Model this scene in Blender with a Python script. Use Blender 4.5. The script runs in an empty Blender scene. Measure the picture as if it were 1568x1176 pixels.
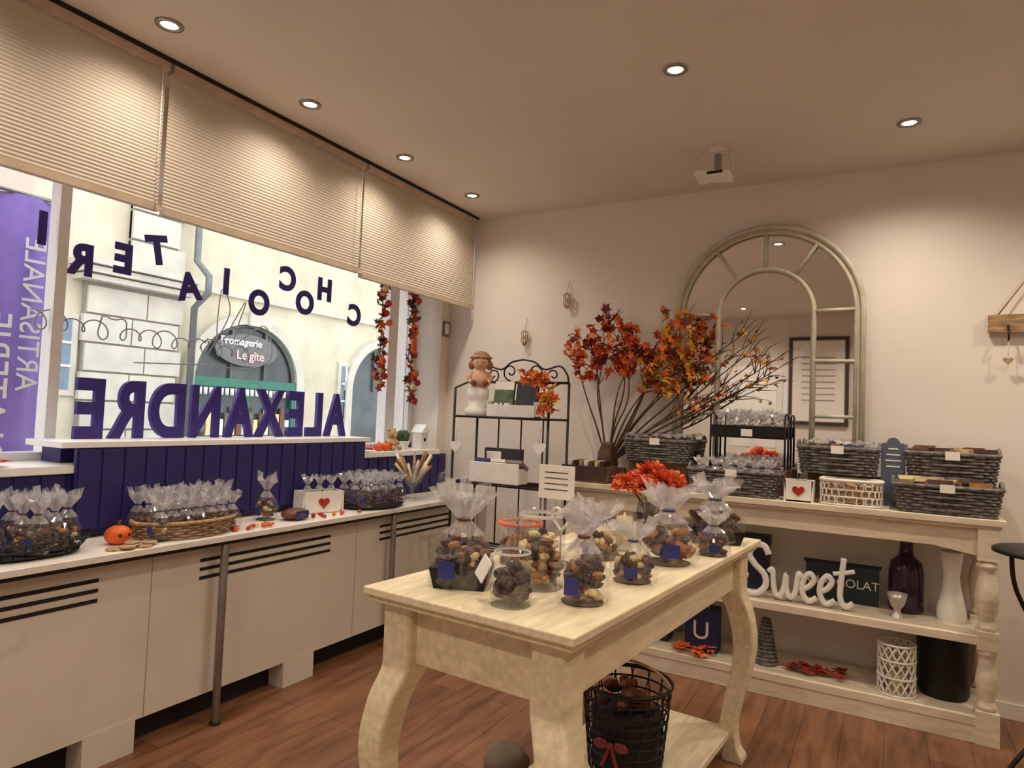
import bpy, math, random
from mathutils import Vector, Matrix
random.seed(7)
scn=bpy.context.scene
try:
    scn.view_settings.view_transform='Standard'
except Exception: pass
pi=math.pi
# ------------------------------------------------------------ materials
def lin(c):
    return tuple((x/255/12.92 if x/255<=.04045 else ((x/255+.055)/1.055)**2.4) for x in c)
MATS={}
def M(name,rgb,rough=.6,metal=0,var=.08,scale=14,bump=0,bscale=60,stretch=(1,1,1),emit=0,spec=None,trans=0):
    if name in MATS: return MATS[name]
    m=bpy.data.materials.new(name);m.use_nodes=True;nt=m.node_tree;b=nt.nodes['Principled BSDF']
    c=lin(rgb)
    tc=nt.nodes.new('ShaderNodeTexCoord');mp=nt.nodes.new('ShaderNodeMapping');mp.inputs['Scale'].default_value=stretch
    nt.links.new(tc.outputs['Object'],mp.inputs[0])
    n=nt.nodes.new('ShaderNodeTexNoise');n.inputs['Scale'].default_value=scale;n.inputs['Detail'].default_value=4
    nt.links.new(mp.outputs[0],n.inputs[0])
    r=nt.nodes.new('ShaderNodeValToRGB')
    r.color_ramp.elements[0].position=.3;r.color_ramp.elements[1].position=.7
    r.color_ramp.elements[0].color=tuple(max(0,x*(1-2*var)) for x in c)+(1,)
    r.color_ramp.elements[1].color=tuple(min(1,x*(1+var)) for x in c)+(1,)
    nt.links.new(n.outputs[0],r.inputs[0]);nt.links.new(r.outputs[0],b.inputs['Base Color'])
    b.inputs['Roughness'].default_value=rough;b.inputs['Metallic'].default_value=metal
    if spec is not None: b.inputs['Specular IOR Level'].default_value=spec
    if bump:
        n2=nt.nodes.new('ShaderNodeTexNoise');n2.inputs['Scale'].default_value=bscale
        bp=nt.nodes.new('ShaderNodeBump');bp.inputs['Strength'].default_value=bump;bp.inputs['Distance'].default_value=.01
        nt.links.new(mp.outputs[0],n2.inputs[0]);nt.links.new(n2.outputs[0],bp.inputs['Height']);nt.links.new(bp.outputs[0],b.inputs['Normal'])
    MATS[name]=m;return m
def thin(name,rgb,alpha,rough=.1,gl=.5,tint=(.97,.97,.97)):
    """thin clear film / glass : transparent + glossy + a little diffuse"""
    m=bpy.data.materials.new(name);m.use_nodes=True;nt=m.node_tree;nt.nodes.clear()
    o=nt.nodes.new('ShaderNodeOutputMaterial');t=nt.nodes.new('ShaderNodeBsdfTransparent');g=nt.nodes.new('ShaderNodeBsdfGlossy')
    d=nt.nodes.new('ShaderNodeBsdfDiffuse');a=nt.nodes.new('ShaderNodeMixShader');b=nt.nodes.new('ShaderNodeMixShader')
    g.inputs['Roughness'].default_value=rough
    n=nt.nodes.new('ShaderNodeTexNoise');n.inputs['Scale'].default_value=40
    tc=nt.nodes.new('ShaderNodeTexCoord');nt.links.new(tc.outputs['Object'],n.inputs[0])
    mm=nt.nodes.new('ShaderNodeMath');mm.operation='MULTIPLY';mm.inputs[1].default_value=alpha*2
    nt.links.new(n.outputs[0],mm.inputs[0])
    d.inputs['Color'].default_value=lin(rgb)+(1,);t.inputs['Color'].default_value=tint+(1,)
    a.inputs[0].default_value=gl;nt.links.new(d.outputs[0],a.inputs[1]);nt.links.new(g.outputs[0],a.inputs[2])
    nt.links.new(mm.outputs[0],b.inputs[0]);nt.links.new(t.outputs[0],b.inputs[1]);nt.links.new(a.outputs[0],b.inputs[2])
    nt.links.new(b.outputs[0],o.inputs[0]);return m
wallm=M('wall_paint',(230,222,212),.85,var=.02,scale=2,bump=.05,bscale=200)
ceilm=M('ceiling_paint',(218,208,196),.9,var=.02,scale=2)
cream=M('cream_wood',(228,213,180),.5,var=.09,scale=6,stretch=(8,1.2,8),bump=.08,bscale=30)
creamx=M('cream_wood_console',(228,215,190),.5,var=.09,scale=6,stretch=(1.2,8,8),bump=.08,bscale=30)
white=M('white_paint',(238,235,228),.5,var=.03)
counterw=M('counter_white',(236,230,222),.4,var=.03)
cabm=M('cabinet_paint',(218,208,194),.6,var=.03,scale=3)
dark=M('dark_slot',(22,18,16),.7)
navy=M('navy_paint',(40,34,102),.5,var=.08)
letterm=M('letter_purple',(62,46,142),.45)
steel=M('brushed_steel',(150,146,140),.35,.8)
black=M('black_iron',(28,26,26),.45,.4)
winwhite=M('window_frame_white',(244,243,242),.4,var=.02)
choc=M('dark_chocolate',(66,36,22),.4,var=.25,scale=60)
milk=M('milk_chocolate',(112,66,38),.45,var=.2,scale=60)
ivory=M('white_chocolate',(228,204,150),.4,var=.1)
bluel=M('blue_label',(44,50,124),.4)
gold=M('gold_praline',(172,114,54),.4,var=.2)
greyw=M('grey_wicker',(120,115,110),.8,var=.35,scale=40)
tanw=M('tan_wicker',(180,148,112),.8,var=.25,scale=40)
whitew=M('white_wicker',(232,227,216),.7,var=.06)
paper=M('paper_white',(240,235,228),.7,var=.03)
orange=M('orange',(232,96,24),.5,var=.15)
red=M('red',(184,34,28),.5,var=.15)
woodm=M('brown_wood',(120,82,54),.6,var=.25,scale=8,stretch=(1,8,8))
cello=thin('cellophane',(240,238,242),.12,.07,.8)
cellot=thin('cellophane_gathered',(246,245,249),.40,.1,.5)
glassm=thin('jar_glass',(225,230,228),.14,.03,.9)
winglass=thin('window_glass',(255,255,255),.02,.01,1.0)
# ------------------------------------------------------------ mesh builder
class MB:
    def __init__(s,name,loc=(0,0,0),rz=0,parent=None):
        s.n=name;s.v=[];s.f=[];s.m=[];s.s=[];s.mats=[];s.loc=loc;s.rz=rz;s.parent=parent
    def mi(s,m):
        if m not in s.mats: s.mats.append(m)
        return s.mats.index(m)
    def add(s,vf,m,smooth=True,T=None):
        v,f=vf;o=len(s.v)
        if T is not None: v=[T@Vector(p) for p in v]
        s.v+= [tuple(p) for p in v];i=s.mi(m)
        for q in f: s.f.append([o+k for k in q]);s.m.append(i);s.s.append(smooth)
        return s
    def box(s,x0,x1,y0,y1,z0,z1,m,T=None,tx=0,ty=0):
        v=[(x0+tx,y0+ty,z0),(x1-tx,y0+ty,z0),(x1-tx,y1-ty,z0),(x0+tx,y1-ty,z0),(x0,y0,z1),(x1,y0,z1),(x1,y1,z1),(x0,y1,z1)]
        f=[(3,2,1,0),(4,5,6,7),(0,1,5,4),(1,2,6,5),(2,3,7,6),(3,0,4,7)]
        return s.add((v,f),m,False,T)
    def build(s,bevel=0):
        me=bpy.data.meshes.new(s.n);me.from_pydata(s.v,[],s.f)
        for m in s.mats: me.materials.append(m)
        me.polygons.foreach_set('material_index',s.m);me.polygons.foreach_set('use_smooth',s.s);me.update()
        ob=bpy.data.objects.new(s.n,me);scn.collection.objects.link(ob);ob.location=s.loc;ob.rotation_euler=(0,0,s.rz)
        if s.parent: ob.parent=s.parent
        if bevel:
            b=ob.modifiers.new('bevel','BEVEL');b.width=bevel;b.segments=2;b.limit_method='ANGLE'
        return ob
def lathe(prof,n=24,c=(0,0,0),rf=None,cap=True,sy=1):
    v=[];f=[]
    for (r,z) in prof:
        for i in range(n):
            a=2*pi*i/n;k=rf(a,z) if rf else 1
            v.append((c[0]+r*k*math.cos(a),c[1]+r*k*math.sin(a)*sy,c[2]+z))
    for j in range(len(prof)-1):
        for i in range(n):
            f.append((j*n+i,j*n+(i+1)%n,(j+1)*n+(i+1)%n,(j+1)*n+i))
    if cap:
        f.append(tuple(range(n-1,-1,-1)));f.append(tuple((len(prof)-1)*n+i for i in range(n)))
    return v,f
def ball(c,r,n=14,sz=1,sy=1,rf=None):
    return lathe([(max(r*math.sin(pi*k/(n//2)),1e-4),-r*sz*math.cos(pi*k/(n//2))) for k in range(n//2+1)],n,c,rf,False,sy)
def tube(path,r,n=6,closed=False,cap=True):
    P=[Vector(p) for p in path];L=len(P);v=[];f=[]
    R=r if isinstance(r,(list,tuple)) else [r]*L
    T=[]
    for i in range(L):
        a=P[(i-1)%L] if (closed or i>0) else P[i];b=P[(i+1)%L] if (closed or i<L-1) else P[i]
        t=(b-a);T.append(t.normalized() if t.length>1e-9 else Vector((0,0,1)))
    u=T[0].orthogonal().normalized()
    if abs(T[0].z)<.9: u=(Vector((0,0,1))-T[0]*T[0].z).normalized()
    for i in range(L):
        u=(u-T[i]*u.dot(T[i]))
        u=u.normalized() if u.length>1e-6 else T[i].orthogonal().normalized()
        w=T[i].cross(u)
        for k in range(n):
            a=2*pi*k/n;v.append(tuple(P[i]+(u*math.cos(a)+w*math.sin(a))*R[i]))
    for i in range(L if closed else L-1):
        j=(i+1)%L
        for k in range(n): f.append((i*n+k,i*n+(k+1)%n,j*n+(k+1)%n,j*n+k))
    if cap and not closed:
        f.append(tuple(range(n-1,-1,-1)));f.append(tuple((L-1)*n+k for k in range(n)))
    return v,f
def catmull(p,k=6,closed=False):
    P=[Vector(q) for q in p];o=[];L=len(P)
    for i in range(L if closed else L-1):
        a=P[(i-1)%L] if closed or i>0 else P[0];b=P[i];c=P[(i+1)%L];d=P[(i+2)%L] if closed or i+2<L else P[-1]
        for s in range(k):
            t=s/k;o.append(.5*((2*b)+(c-a)*t+(2*a-5*b+4*c-d)*t*t+(3*b-a-3*c+d)*t**3))
    if not closed:o.append(P[-1])
    return o
def sell(a,b,th,e):
    c,s=math.cos(th),math.sin(th)
    return a*math.copysign(abs(c)**e,c),b*math.copysign(abs(s)**e,s)
def text(body,size,ext,mat,loc,axes,parent=None,name='text',cx='CENTER',off=0,wx=1):
    cu=bpy.data.curves.new('t','FONT');cu.body=body;cu.size=size;cu.extrude=ext;cu.align_x=cx;cu.offset=off
    o=bpy.data.objects.new('t',cu);scn.collection.objects.link(o)
    bpy.context.view_layer.update()
    me=bpy.data.meshes.new_from_object(o.evaluated_get(bpy.context.evaluated_depsgraph_get()))
    bpy.data.objects.remove(o);me.materials.clear();me.materials.append(mat)
    for vv in me.vertices: vv.co.x*=wx
    ob=bpy.data.objects.new(name,me);scn.collection.objects.link(ob)
    X,Y=Vector(axes[0]),Vector(axes[1]);Z=X.cross(Y)
    Mx=Matrix((X,Y,Z)).transposed().to_4x4();Mx.translation=Vector(loc);
    ob.matrix_world=Mx
    if parent: ob.parent=parent;ob.matrix_parent_inverse=parent.matrix_world.inverted()
    return ob
def empty(name,loc=(0,0,0)):
    e=bpy.data.objects.new(name,None);scn.collection.objects.link(e);e.location=loc;e.empty_display_size=.1
    bpy.context.view_layer.update();return e
# ------------------------------------------------------------ generic item generators (local coordinates)
def chunk(mb,c,r,m,rnd):
    k=[rnd.uniform(.7,1.25) for _ in range(7)]
    T=Matrix.Translation(c)@Matrix.Rotation(rnd.uniform(0,pi),4,'Z')@Matrix.Rotation(rnd.uniform(-1,1),4,'X')
    mb.add(lathe([(r*.45,-r*.55),(r*.95,-r*.25),(r,r*.2),(r*.5,r*.55)],7,(0,0,0),lambda a,z:k[int(a/(2*pi)*7+.01)%7],True,rnd.uniform(.6,1.15)),m,False,T)
def pile(mb,c,rx,ry,h,cr,n,mats,seed):
    rnd=random.Random(seed)
    for i in range(n):
        a=rnd.uniform(0,2*pi);q=rnd.random()**.45
        z=cr*.7+rnd.random()*(h-cr*1.2)*(1-.35*q)
        chunk(mb,(c[0]+q*math.cos(a)*(rx-cr),c[1]+q*math.sin(a)*(ry-cr),c[2]+z),cr*rnd.uniform(.8,1.2),rnd.choice(mats),rnd)
def bag(mb,c,r,h,seed,mats=None,label=True,n=26,tray=False,seg=30,fill=.46,sy=.8):
    rnd=random.Random(seed);mats=mats or [choc,choc,choc,milk,milk,gold,ivory]
    x,y,z=c
    if tray:
        mb.box(x-r*.98,x+r*.98,y-r*.7,y+r*.7,z,z+h*.2,black,tx=r*.16,ty=r*.1)
        pile(mb,(x,y,z+h*.13),r*1.0,r*.78,h*.42,r*.22,n,mats,seed)
    else:
        mb.add(lathe([(r*.8,0),(r*.85,.006)],16,c,sy=sy),choc)
        pile(mb,(x,y,z+.004),r*.98,r*.98*sy,h*fill*1.15,r*.26,n,mats,seed)
    ph=rnd.uniform(0,6)
    def film(prof,jr,jz,m,spike=0):
        v=[];f=[];L=len(prof)
        for j,(rr,zz,am) in enumerate(prof):
            for i in range(seg):
                a=2*pi*(i+.5*(j%2))/seg
                k=1+am*(1 if i%2 else -1)*rnd.uniform(.5,1.2)+rnd.uniform(-jr,jr)+(.06*math.sin(3*a+ph+zz*6) if zz<.5 else .12*math.sin(2*a+ph))
                z_=zz*h+(rnd.uniform(-jz,jz)*h if 0<j<L-1 else 0)
                if spike and j==L-1: z_+=(rnd.uniform(-spike,spike*.7)+.06*math.sin(3*a+ph))*h
                v.append((x+rr*k*math.cos(a),y+rr*k*math.sin(a)*sy,z+max(z_,.003)))
        for j in range(L-1):
            for i in range(seg): f.append((j*seg+i,j*seg+(i+1)%seg,(j+1)*seg+(i+1)%seg,(j+1)*seg+i))
        mb.add((v,f),m,False)
    film([(r*.92,.005,.0),(r*1.06,.07,.03),(r*1.07,.2,.05),(r*.98,.32,.06),(r*.82,.42,.1),(r*.6,.5,.15)],.05,.014,cello)
    film([(r*.6,.5,.15),(r*.4,.57,.22),(r*.2,.64,.25),(r*.24,.67,.3),(r*.45,.76,.4),(r*.68,.86,.4),(r*.85,.95,.3)],.12,.018,cellot,.1)
    mb.add(lathe([(r*.22,.63*h),(r*.27,.645*h),(r*.22,.66*h)],12,c,cap=False),rnd.choice([bluel,bluel,milk]))
    if label:
        a=rnd.uniform(-2.2,-1.0)
        T=Matrix.Translation((x+math.cos(a)*r*1.08,y+math.sin(a)*r*.92,z+h*.2))@Matrix.Rotation(a+pi/2,4,'Z')
        mb.box(-r*.3,r*.3,-.002,.002,-h*.08,h*.08,bluel,T)
def smallbags(mb,c,rx,ry,r,h,seed,nx,ny):
    rnd=random.Random(seed)
    for i in range(nx):
        for j in range(ny):
            px=c[0]+(i-(nx-1)/2)*(2*rx/nx)+rnd.uniform(-.2,.2)*r;py=c[1]+(j-(ny-1)/2)*(2*ry/ny)+rnd.uniform(-.2,.2)*r
            bag(mb,(px,py,c[2]),r,h*rnd.uniform(.9,1.1),seed*31+i*7+j,n=14,seg=18,mats=[choc,milk,choc,bluel])
def wicker(mb,a,b,h,fl,m,rows=11,e=.45,K=26,z0=0,handles=True):
    tr=h/rows*.52;n=K*4
    base=[(*sell(a*(1-fl),b*(1-fl),2*pi*i/n,e),z0+.003) for i in range(n)]
    mb.add((base,[tuple(range(n))]),m,False)
    for j in range(rows):
        t=(j+.5)/rows;k=1-fl*(1-t);p=[]
        for i in range(n):
            th=2*pi*i/n;w=tr*.9*math.sin(K/2*th+pi*j)
            x,y=sell(a*k,b*k,th,e);q=1+w/max(.05,math.hypot(x,y));p.append((x*q,y*q,z0+h*t))
        mb.add(tube(p,tr,4,True),m)
    for q in (1.0,1.03):
        mb.add(tube([(*sell(a*q,b*q,2*pi*i/48,e),z0+h) for i in range(48)],tr*1.3,6,True),m)
    if handles:
        for s in (-1,1):
            mb.add(tube([(s*(a*1.02),math.sin(t*pi-pi/2)*b*.35,z0+h+.03*math.cos(t*pi-pi/2)) for t in [i/8 for i in range(9)]],tr*1.2,6),m)
def leafmesh(c,s,rnd,flat=False):
    pts=[]
    n=10
    for i in range(n):
        a=2*pi*i/n;r=s*(1 if i%2==0 else .5)*(1.15 if i==0 else 1)
        pts.append(Vector((r*math.cos(a),r*math.sin(a),rnd.uniform(-.1,.25)*s)))
    R=Matrix.Rotation(rnd.uniform(0,6.3),3,'Z') if flat else Matrix.Rotation(rnd.uniform(0,6.3),3,'Z')@Matrix.Rotation(rnd.uniform(.2,2.6),3,'X')@Matrix.Rotation(rnd.uniform(0,6.3),3,'Z')
    v=[tuple(Vector(c)+R@p) for p in [Vector((0,0,0))]+pts]
    return v,[(0,1+i,1+(i+1)%n) for i in range(n)]
lf=[M('leaf_red',(200,66,30),.6,var=.2),M('leaf_orange',(226,112,36),.6,var=.2),M('leaf_yellow',(228,172,60),.6,var=.2),M('leaf_maroon',(112,42,30),.6,var=.2)]
# ============================================================ ROOM SHELL
XW=-2.92;YB=4.16;H=2.85;XR=2.3;YF=-1.3
fl=bpy.data.materials.new('floor_laminate');fl.use_nodes=True;nt=fl.node_tree;b=nt.nodes['Principled BSDF']
tc=nt.nodes.new('ShaderNodeTexCoord');mp=nt.nodes.new('ShaderNodeMapping');mp.inputs['Rotation'].default_value=(0,0,pi/2)
nt.links.new(tc.outputs['Object'],mp.inputs[0])
br=nt.nodes.new('ShaderNodeTexBrick');br.inputs['Scale'].default_value=1;br.inputs['Brick Width'].default_value=1.15;br.inputs['Row Height'].default_value=.17
br.inputs['Mortar Size'].default_value=.0014;br.inputs['Color1'].default_value=lin((142,100,72))+(1,);br.inputs['Color2'].default_value=lin((120,83,60))+(1,);br.inputs['Mortar'].default_value=lin((66,44,32))+(1,)
nt.links.new(mp.outputs[0],br.inputs[0])
mp2=nt.nodes.new('ShaderNodeMapping');mp2.inputs['Scale'].default_value=(7,.9,1);nt.links.new(tc.outputs['Object'],mp2.inputs[0])
ns=nt.nodes.new('ShaderNodeTexNoise');ns.inputs['Scale'].default_value=3;ns.inputs['Detail'].default_value=7;ns.inputs['Distortion'].default_value=.6;nt.links.new(mp2.outputs[0],ns.inputs[0])
rp=nt.nodes.new('ShaderNodeValToRGB');rp.color_ramp.elements[0].color=(.6,.56,.52,1);rp.color_ramp.elements[0].position=.32;rp.color_ramp.elements[1].color=(1.2,1.16,1.12,1);rp.color_ramp.elements[1].position=.66
nt.links.new(ns.outputs[0],rp.inputs[0])
mx=nt.nodes.new('ShaderNodeMix');mx.data_type='RGBA';mx.blend_type='MULTIPLY';mx.inputs[0].default_value=1
nt.links.new(br.outputs[0],mx.inputs[6]);nt.links.new(rp.outputs[0],mx.inputs[7]);nt.links.new(mx.outputs[2],b.inputs['Base Color'])
b.inputs['Roughness'].default_value=.4
MB('floor').box(-3.35,XR+.2,YF-.2,YB+.2,-.1,0,fl).build()
MB('ceiling').box(-3.35,XR+.2,YF-.2,YB+.2,H,H+.1,ceilm).build()
MB('wall_back').box(-3.35,XR+.2,YB,YB+.2,0,H,wallm).build()
MB('wall_right').box(XR,XR+.2,YF,YB,0,H,wallm).build()
MB('wall_rear').box(-3.35,XR,YF-.2,YF,0,H,wallm).build()
w=MB('wall_left')
w.box(-3.35,XW,YF,YB,0,1.09,wallm)
w.box(-3.35,XW,YF,YB,2.42,H,wallm)
w.box(-3.35,XW,YF,.3,1.09,2.42,wallm)
w.box(-3.35,XW,4.05,YB,1.09,2.42,wallm)
w.build()
MB('baseboard_back').box(-2.5,XR,YB-.015,YB,0,.08,white).build(.003)
MB('baseboard_right').box(XR-.015,XR,YF,YB-.015,0,.08,white).build(.003)
d=MB('added_reflection_door');d.box(-2.05,-1.15,YF,YF+.03,0,2.2,winwhite);d.box(-1.97,-1.23,YF+.03,YF+.045,.02,2.12,white)  # white door added on the unseen rear wall to brighten the mirror's reflection
for x0,x1 in ((-1.9,-1.63),(-1.57,-1.3)):
    for z0,z1 in ((.15,.95),(1.1,2.0)): d.box(x0,x1,YF+.045,YF+.055,z0,z1,winwhite)
d.add(tube([(-1.28,YF+.045,1.0),(-1.28,YF+.09,1.0),(-1.38,YF+.09,1.0)],.008,8),steel);d.build(.004)
w=MB('window_1')
for y0,y1 in ((.3,.38),(1.515,1.56),(3.74,3.84),(4.0,4.05)): w.box(-3.24,-3.16,y0,y1,1.09,2.42,winwhite)
w.box(-3.24,-3.16,.3,4.05,1.09,1.16,winwhite);w.box(-3.24,-3.16,.3,4.05,2.36,2.42,winwhite)
w.box(-3.205,-3.195,.38,4.0,1.16,2.36,winglass)
w.build()
s=MB('window_sill');s.box(-3.16,-2.88,.3,4.045,1.09,1.125,winwhite);s.build(.004)
p=MB('navy_panelling')
p.box(XW+.001,XW+.02,.2,4.15,.825,1.09,navy)
y=.25
while y<4.12:
    p.box(XW+.02,XW+.027,y,y+.085,.83,1.085,navy);y+=.095
p.build(.002)
p=MB('raised_display_platform')
p.box(-3.14,-2.99,1.50,3.22,1.126,1.195,navy);p.box(-3.15,-2.86,1.44,3.26,1.195,1.22,winwhite)
p.box(-2.888,-2.868,1.50,3.22,.86,1.195,navy)
y=1.51
while y<3.15:
    p.box(-2.868,-2.862,y,y+.085,.865,1.19,navy);y+=.095
p.build(.002)
# ============================================================ COUNTER + CABINET
c=MB('radiator_cabinet')
c.box(-2.9,-2.60,-.6,4.14,.125,.775,cabm)
for y0 in (-.45,.5,1.45,2.4,3.35): c.box(-2.86,-2.598,y0,y0+.2,0,.135,cabm)
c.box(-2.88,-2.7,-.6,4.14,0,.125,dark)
for y0,y1 in ((.9,1.47),(1.90,2.68),(3.08,3.80)):
    for k in range(3):
        z=.712-k*.038;c.box(-2.6,-2.5975,y0,y1,z-.007,z+.007,dark)
for y0 in (.73,1.68,2.88,3.93): c.box(-2.6,-2.5985,y0,y0+.003,.13,.77,M('seam',(166,150,132),.7))
c.build()
c=MB('display_counter')
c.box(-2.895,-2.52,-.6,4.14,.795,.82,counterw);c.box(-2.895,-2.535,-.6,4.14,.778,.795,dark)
for y in (.82,1.98,3.14):
    c.add(lathe([(.017,.0),(.017,.78)],16,(-2.515-.03,y,0)),steel);c.add(lathe([(.024,0),(.024,.012)],16,(-2.545,y,0)),dark)
c.build(.002)
b=MB('power_cable');b.add(tube(catmull([(-2.56,.8,.826),(-2.53,1.0,.826),(-2.51,1.08,.81),(-2.505,1.07,.76),(-2.507,1.0,.73),(-2.507,.8,.71)],6),.0035,6),dark);b.build()
# ============================================================ BLINDS
shade=bpy.data.materials.new('pleated_fabric');shade.use_nodes=True;nt=shade.node_tree;nt.nodes.clear()
o=nt.nodes.new('ShaderNodeOutputMaterial');d=nt.nodes.new('ShaderNodeBsdfDiffuse');t=nt.nodes.new('ShaderNodeBsdfTranslucent');mixs=nt.nodes.new('ShaderNodeMixShader')
ns=nt.nodes.new('ShaderNodeTexNoise');ns.inputs['Scale'].default_value=3;r=nt.nodes.new('ShaderNodeValToRGB')
r.color_ramp.elements[0].color=lin((206,194,178))+(1,);r.color_ramp.elements[1].color=lin((216,205,190))+(1,)
nt.links.new(ns.outputs[0],r.inputs[0]);nt.links.new(r.outputs[0],d.inputs[0]);t.inputs[0].default_value=lin((232,218,198))+(1,)
mixs.inputs[0].default_value=.2;nt.links.new(d.outputs[0],mixs.inputs[1]);nt.links.new(t.outputs[0],mixs.inputs[2]);nt.links.new(mixs.outputs[0],o.inputs[0])
railm=M('blind_rail',(198,178,156),.5)
XB=-2.69
for (y0,y1,zb) in ((-.74,.44,2.2),(.46,1.66,2.195),(1.68,2.88,2.185),(2.9,4.09,2.165)):
    b=MB('pleated_blind');zt=2.80;v=[];f=[];n=76
    for i in range(n+1):
        z=zb+.03+(zt-zb-.03)*i/n;x=XB+(.0013 if i%2 else -.0013)
        v+=[(x,y0,z),(x,y1,z)]
    for i in range(n): f.append((2*i,2*i+1,2*i+3,2*i+2))
    b.add((v,f),shade,False)
    b.box(XB-.016,XB+.016,y0,y1,zb,zb+.026,railm);b.box(XB-.025,XB+.03,y0,y1,zt-.005,zt+.045,railm)
    b.box(XB+.03,XB+.034,y0-.01,y1+.01,zt+.03,zt+.049,dark)
    b.add(tube([(XB+.03,y1-.03,zt),(XB+.03,y1-.03,zb+.02)],.002,5),white)
    z=zb+.04
    while z<zt-.1: b.add(ball((XB+.03,y1-.03,z),.0045,6),white);z+=.018
    b.build()
# ============================================================ WINDOW LETTERS
AX=((0,-1,0),(0,0,1))
e=empty('window_lettering_alexandre',(-3.08,2.5,1.22))
pos=[('A',3.16),('L',2.985),('E',2.83),('X',2.64),('A',2.435),('N',2.225),('D',2.02),('R',1.83),('E',1.655)]
for ch,y in pos: 
    t=text(ch,.36,.012,letterm,(-3.08,y,1.231),AX,e,'letter_'+ch,off=.012,wx=.66 if ch in 'AXN' else .72)
e=empty('window_lettering_chocolatier',(-3.185,2.5,2.05))
for ch,y,z,rt in (('C',3.40,2.04,.1),('H',3.115,2.165,0),('O',2.955,2.054,.1),('C',2.81,2.175,0),('O',2.61,1.997,.1),('I',2.384,2.076,0),('A',2.162,2.008,-.2),('T',1.98,2.155,-.2),('E',1.818,2.075,0),('R',1.63,2.03,0),('I',1.462,2.13,0)):
    X=Vector((0,-math.cos(rt),math.sin(rt)));Y=Vector((0,math.sin(rt),math.cos(rt)))
    text(ch,.19,.003,letterm,Vector((-3.185,y,z))-Y*.07,(X,Y),e,'letter_'+ch,off=.009,wx=.92)
# cursive signature across the glass (looped handwriting)
g=MB('window_script_lettering');gm=M('script_grey',(176,176,184),.5)
pts=[]
for i in range(190):
    t=i/190*13;s_=1+.35*math.sin(t*2.1)
    pts.append((-3.188,1.44+.088*t+.034*math.sin(2*pi*t)*s_,1.735-.004*t+.036*math.cos(2*pi*t)*s_+(.045 if 3.8<t<4.3 or 9.2<t<9.7 else 0)*math.sin((t%.5)*2*pi)))
g.add(tube(pts,.0035,5),gm)
g.add(tube(catmull([(-3.188,2.30,1.66),(-3.188,2.42,1.9),(-3.188,2.36,2.02),(-3.188,2.36,1.72),(-3.188,2.52,1.98),(-3.188,2.46,1.74),(-3.188,2.66,1.86),(-3.188,2.72,1.68),(-3.188,2.56,1.60),(-3.188,2.3,1.60),(-3.188,1.9,1.58)],6),.0035,5),gm)
g.build()
for (y,zb,sd) in ((3.47,1.56,1),(3.81,1.47,2)):
    g=MB('autumn_garland');rnd=random.Random(sd);x=-3.0
    g.add(tube([(x,y,2.415),(x,y,zb)],.003,5),dark)
    z=zb
    while z<2.36:
        for k in range(3): g.add(leafmesh((x+rnd.uniform(-.03,.03),y+rnd.uniform(-.03,.03),z+rnd.uniform(-.02,.02)),rnd.uniform(.025,.04),rnd),rnd.choice([lf[0],lf[3],lf[0],lf[1],lf[3],M('leaf_green',(70,70,40),.6)]),False)
        if rnd.random()<.6: g.add(ball((x+.02+rnd.uniform(-.02,.03),y+rnd.uniform(-.02,.02),z),.024,10),rnd.choice([red,orange,ivory,red]))
        z+=.033
    g.build()
# ============================================================ EXTERIOR
stucco=M('stucco_cream',(210,200,174),.9,var=.09,scale=2,bump=.4,bscale=22)
stone=M('pale_stone',(204,198,182),.9,var=.07,scale=4,bump=.15)
pink=M('stucco_pink',(208,184,170),.9,var=.04)
shopdark=M('shop_window_dark',(70,80,80),.25,var=.3,scale=2)
teal=M('shop_green',(46,112,92),.5)
groove=M('stone_joint',(150,143,130),.9)
FX=-9.2
w=MB('facade_across_street')
w.box(FX-.5,FX,-6,4.1,-.15,7,pink);w.box(FX-.5,FX,4.1,18,-.15,7,stucco)
w.box(FX,FX+.08,4.74,6.08,-.15,2.93,groove)
for i in range(8):
    z=i*.38-.15
    w.box(FX,FX+.12,4.76 if i%2 else 4.72,5.55 if i%2 else 5.35,z+.014,z+.366,stone);w.box(FX,FX+.12,5.57 if i%2 else 5.37,6.1 if i%2 else 6.04,z+.014,z+.366,stone)
w.box(FX,FX+.3,4.6,6.12,2.93,3.0,stone);w.box(FX,FX+.36,4.57,6.12,3.02,3.1,stone);w.box(FX,FX+.42,4.55,6.12,3.12,3.2,stone);w.box(FX,FX+.2,4.7,6.1,3.0,3.12,groove);w.box(FX,FX+.08,6.34,16,3.1,3.2,stone)
w.box(FX,FX+.05,5.3,6.0,3.2,6.9,groove)
for i in range(8):
    z=3.2+i*.42;w.box(FX,FX+.1,5.3,6.0 if i%2 else 6.1,z+.015,z+.4,stone)
w.box(FX,FX+.05,6.36,16,-.15,.45,stone)
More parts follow.
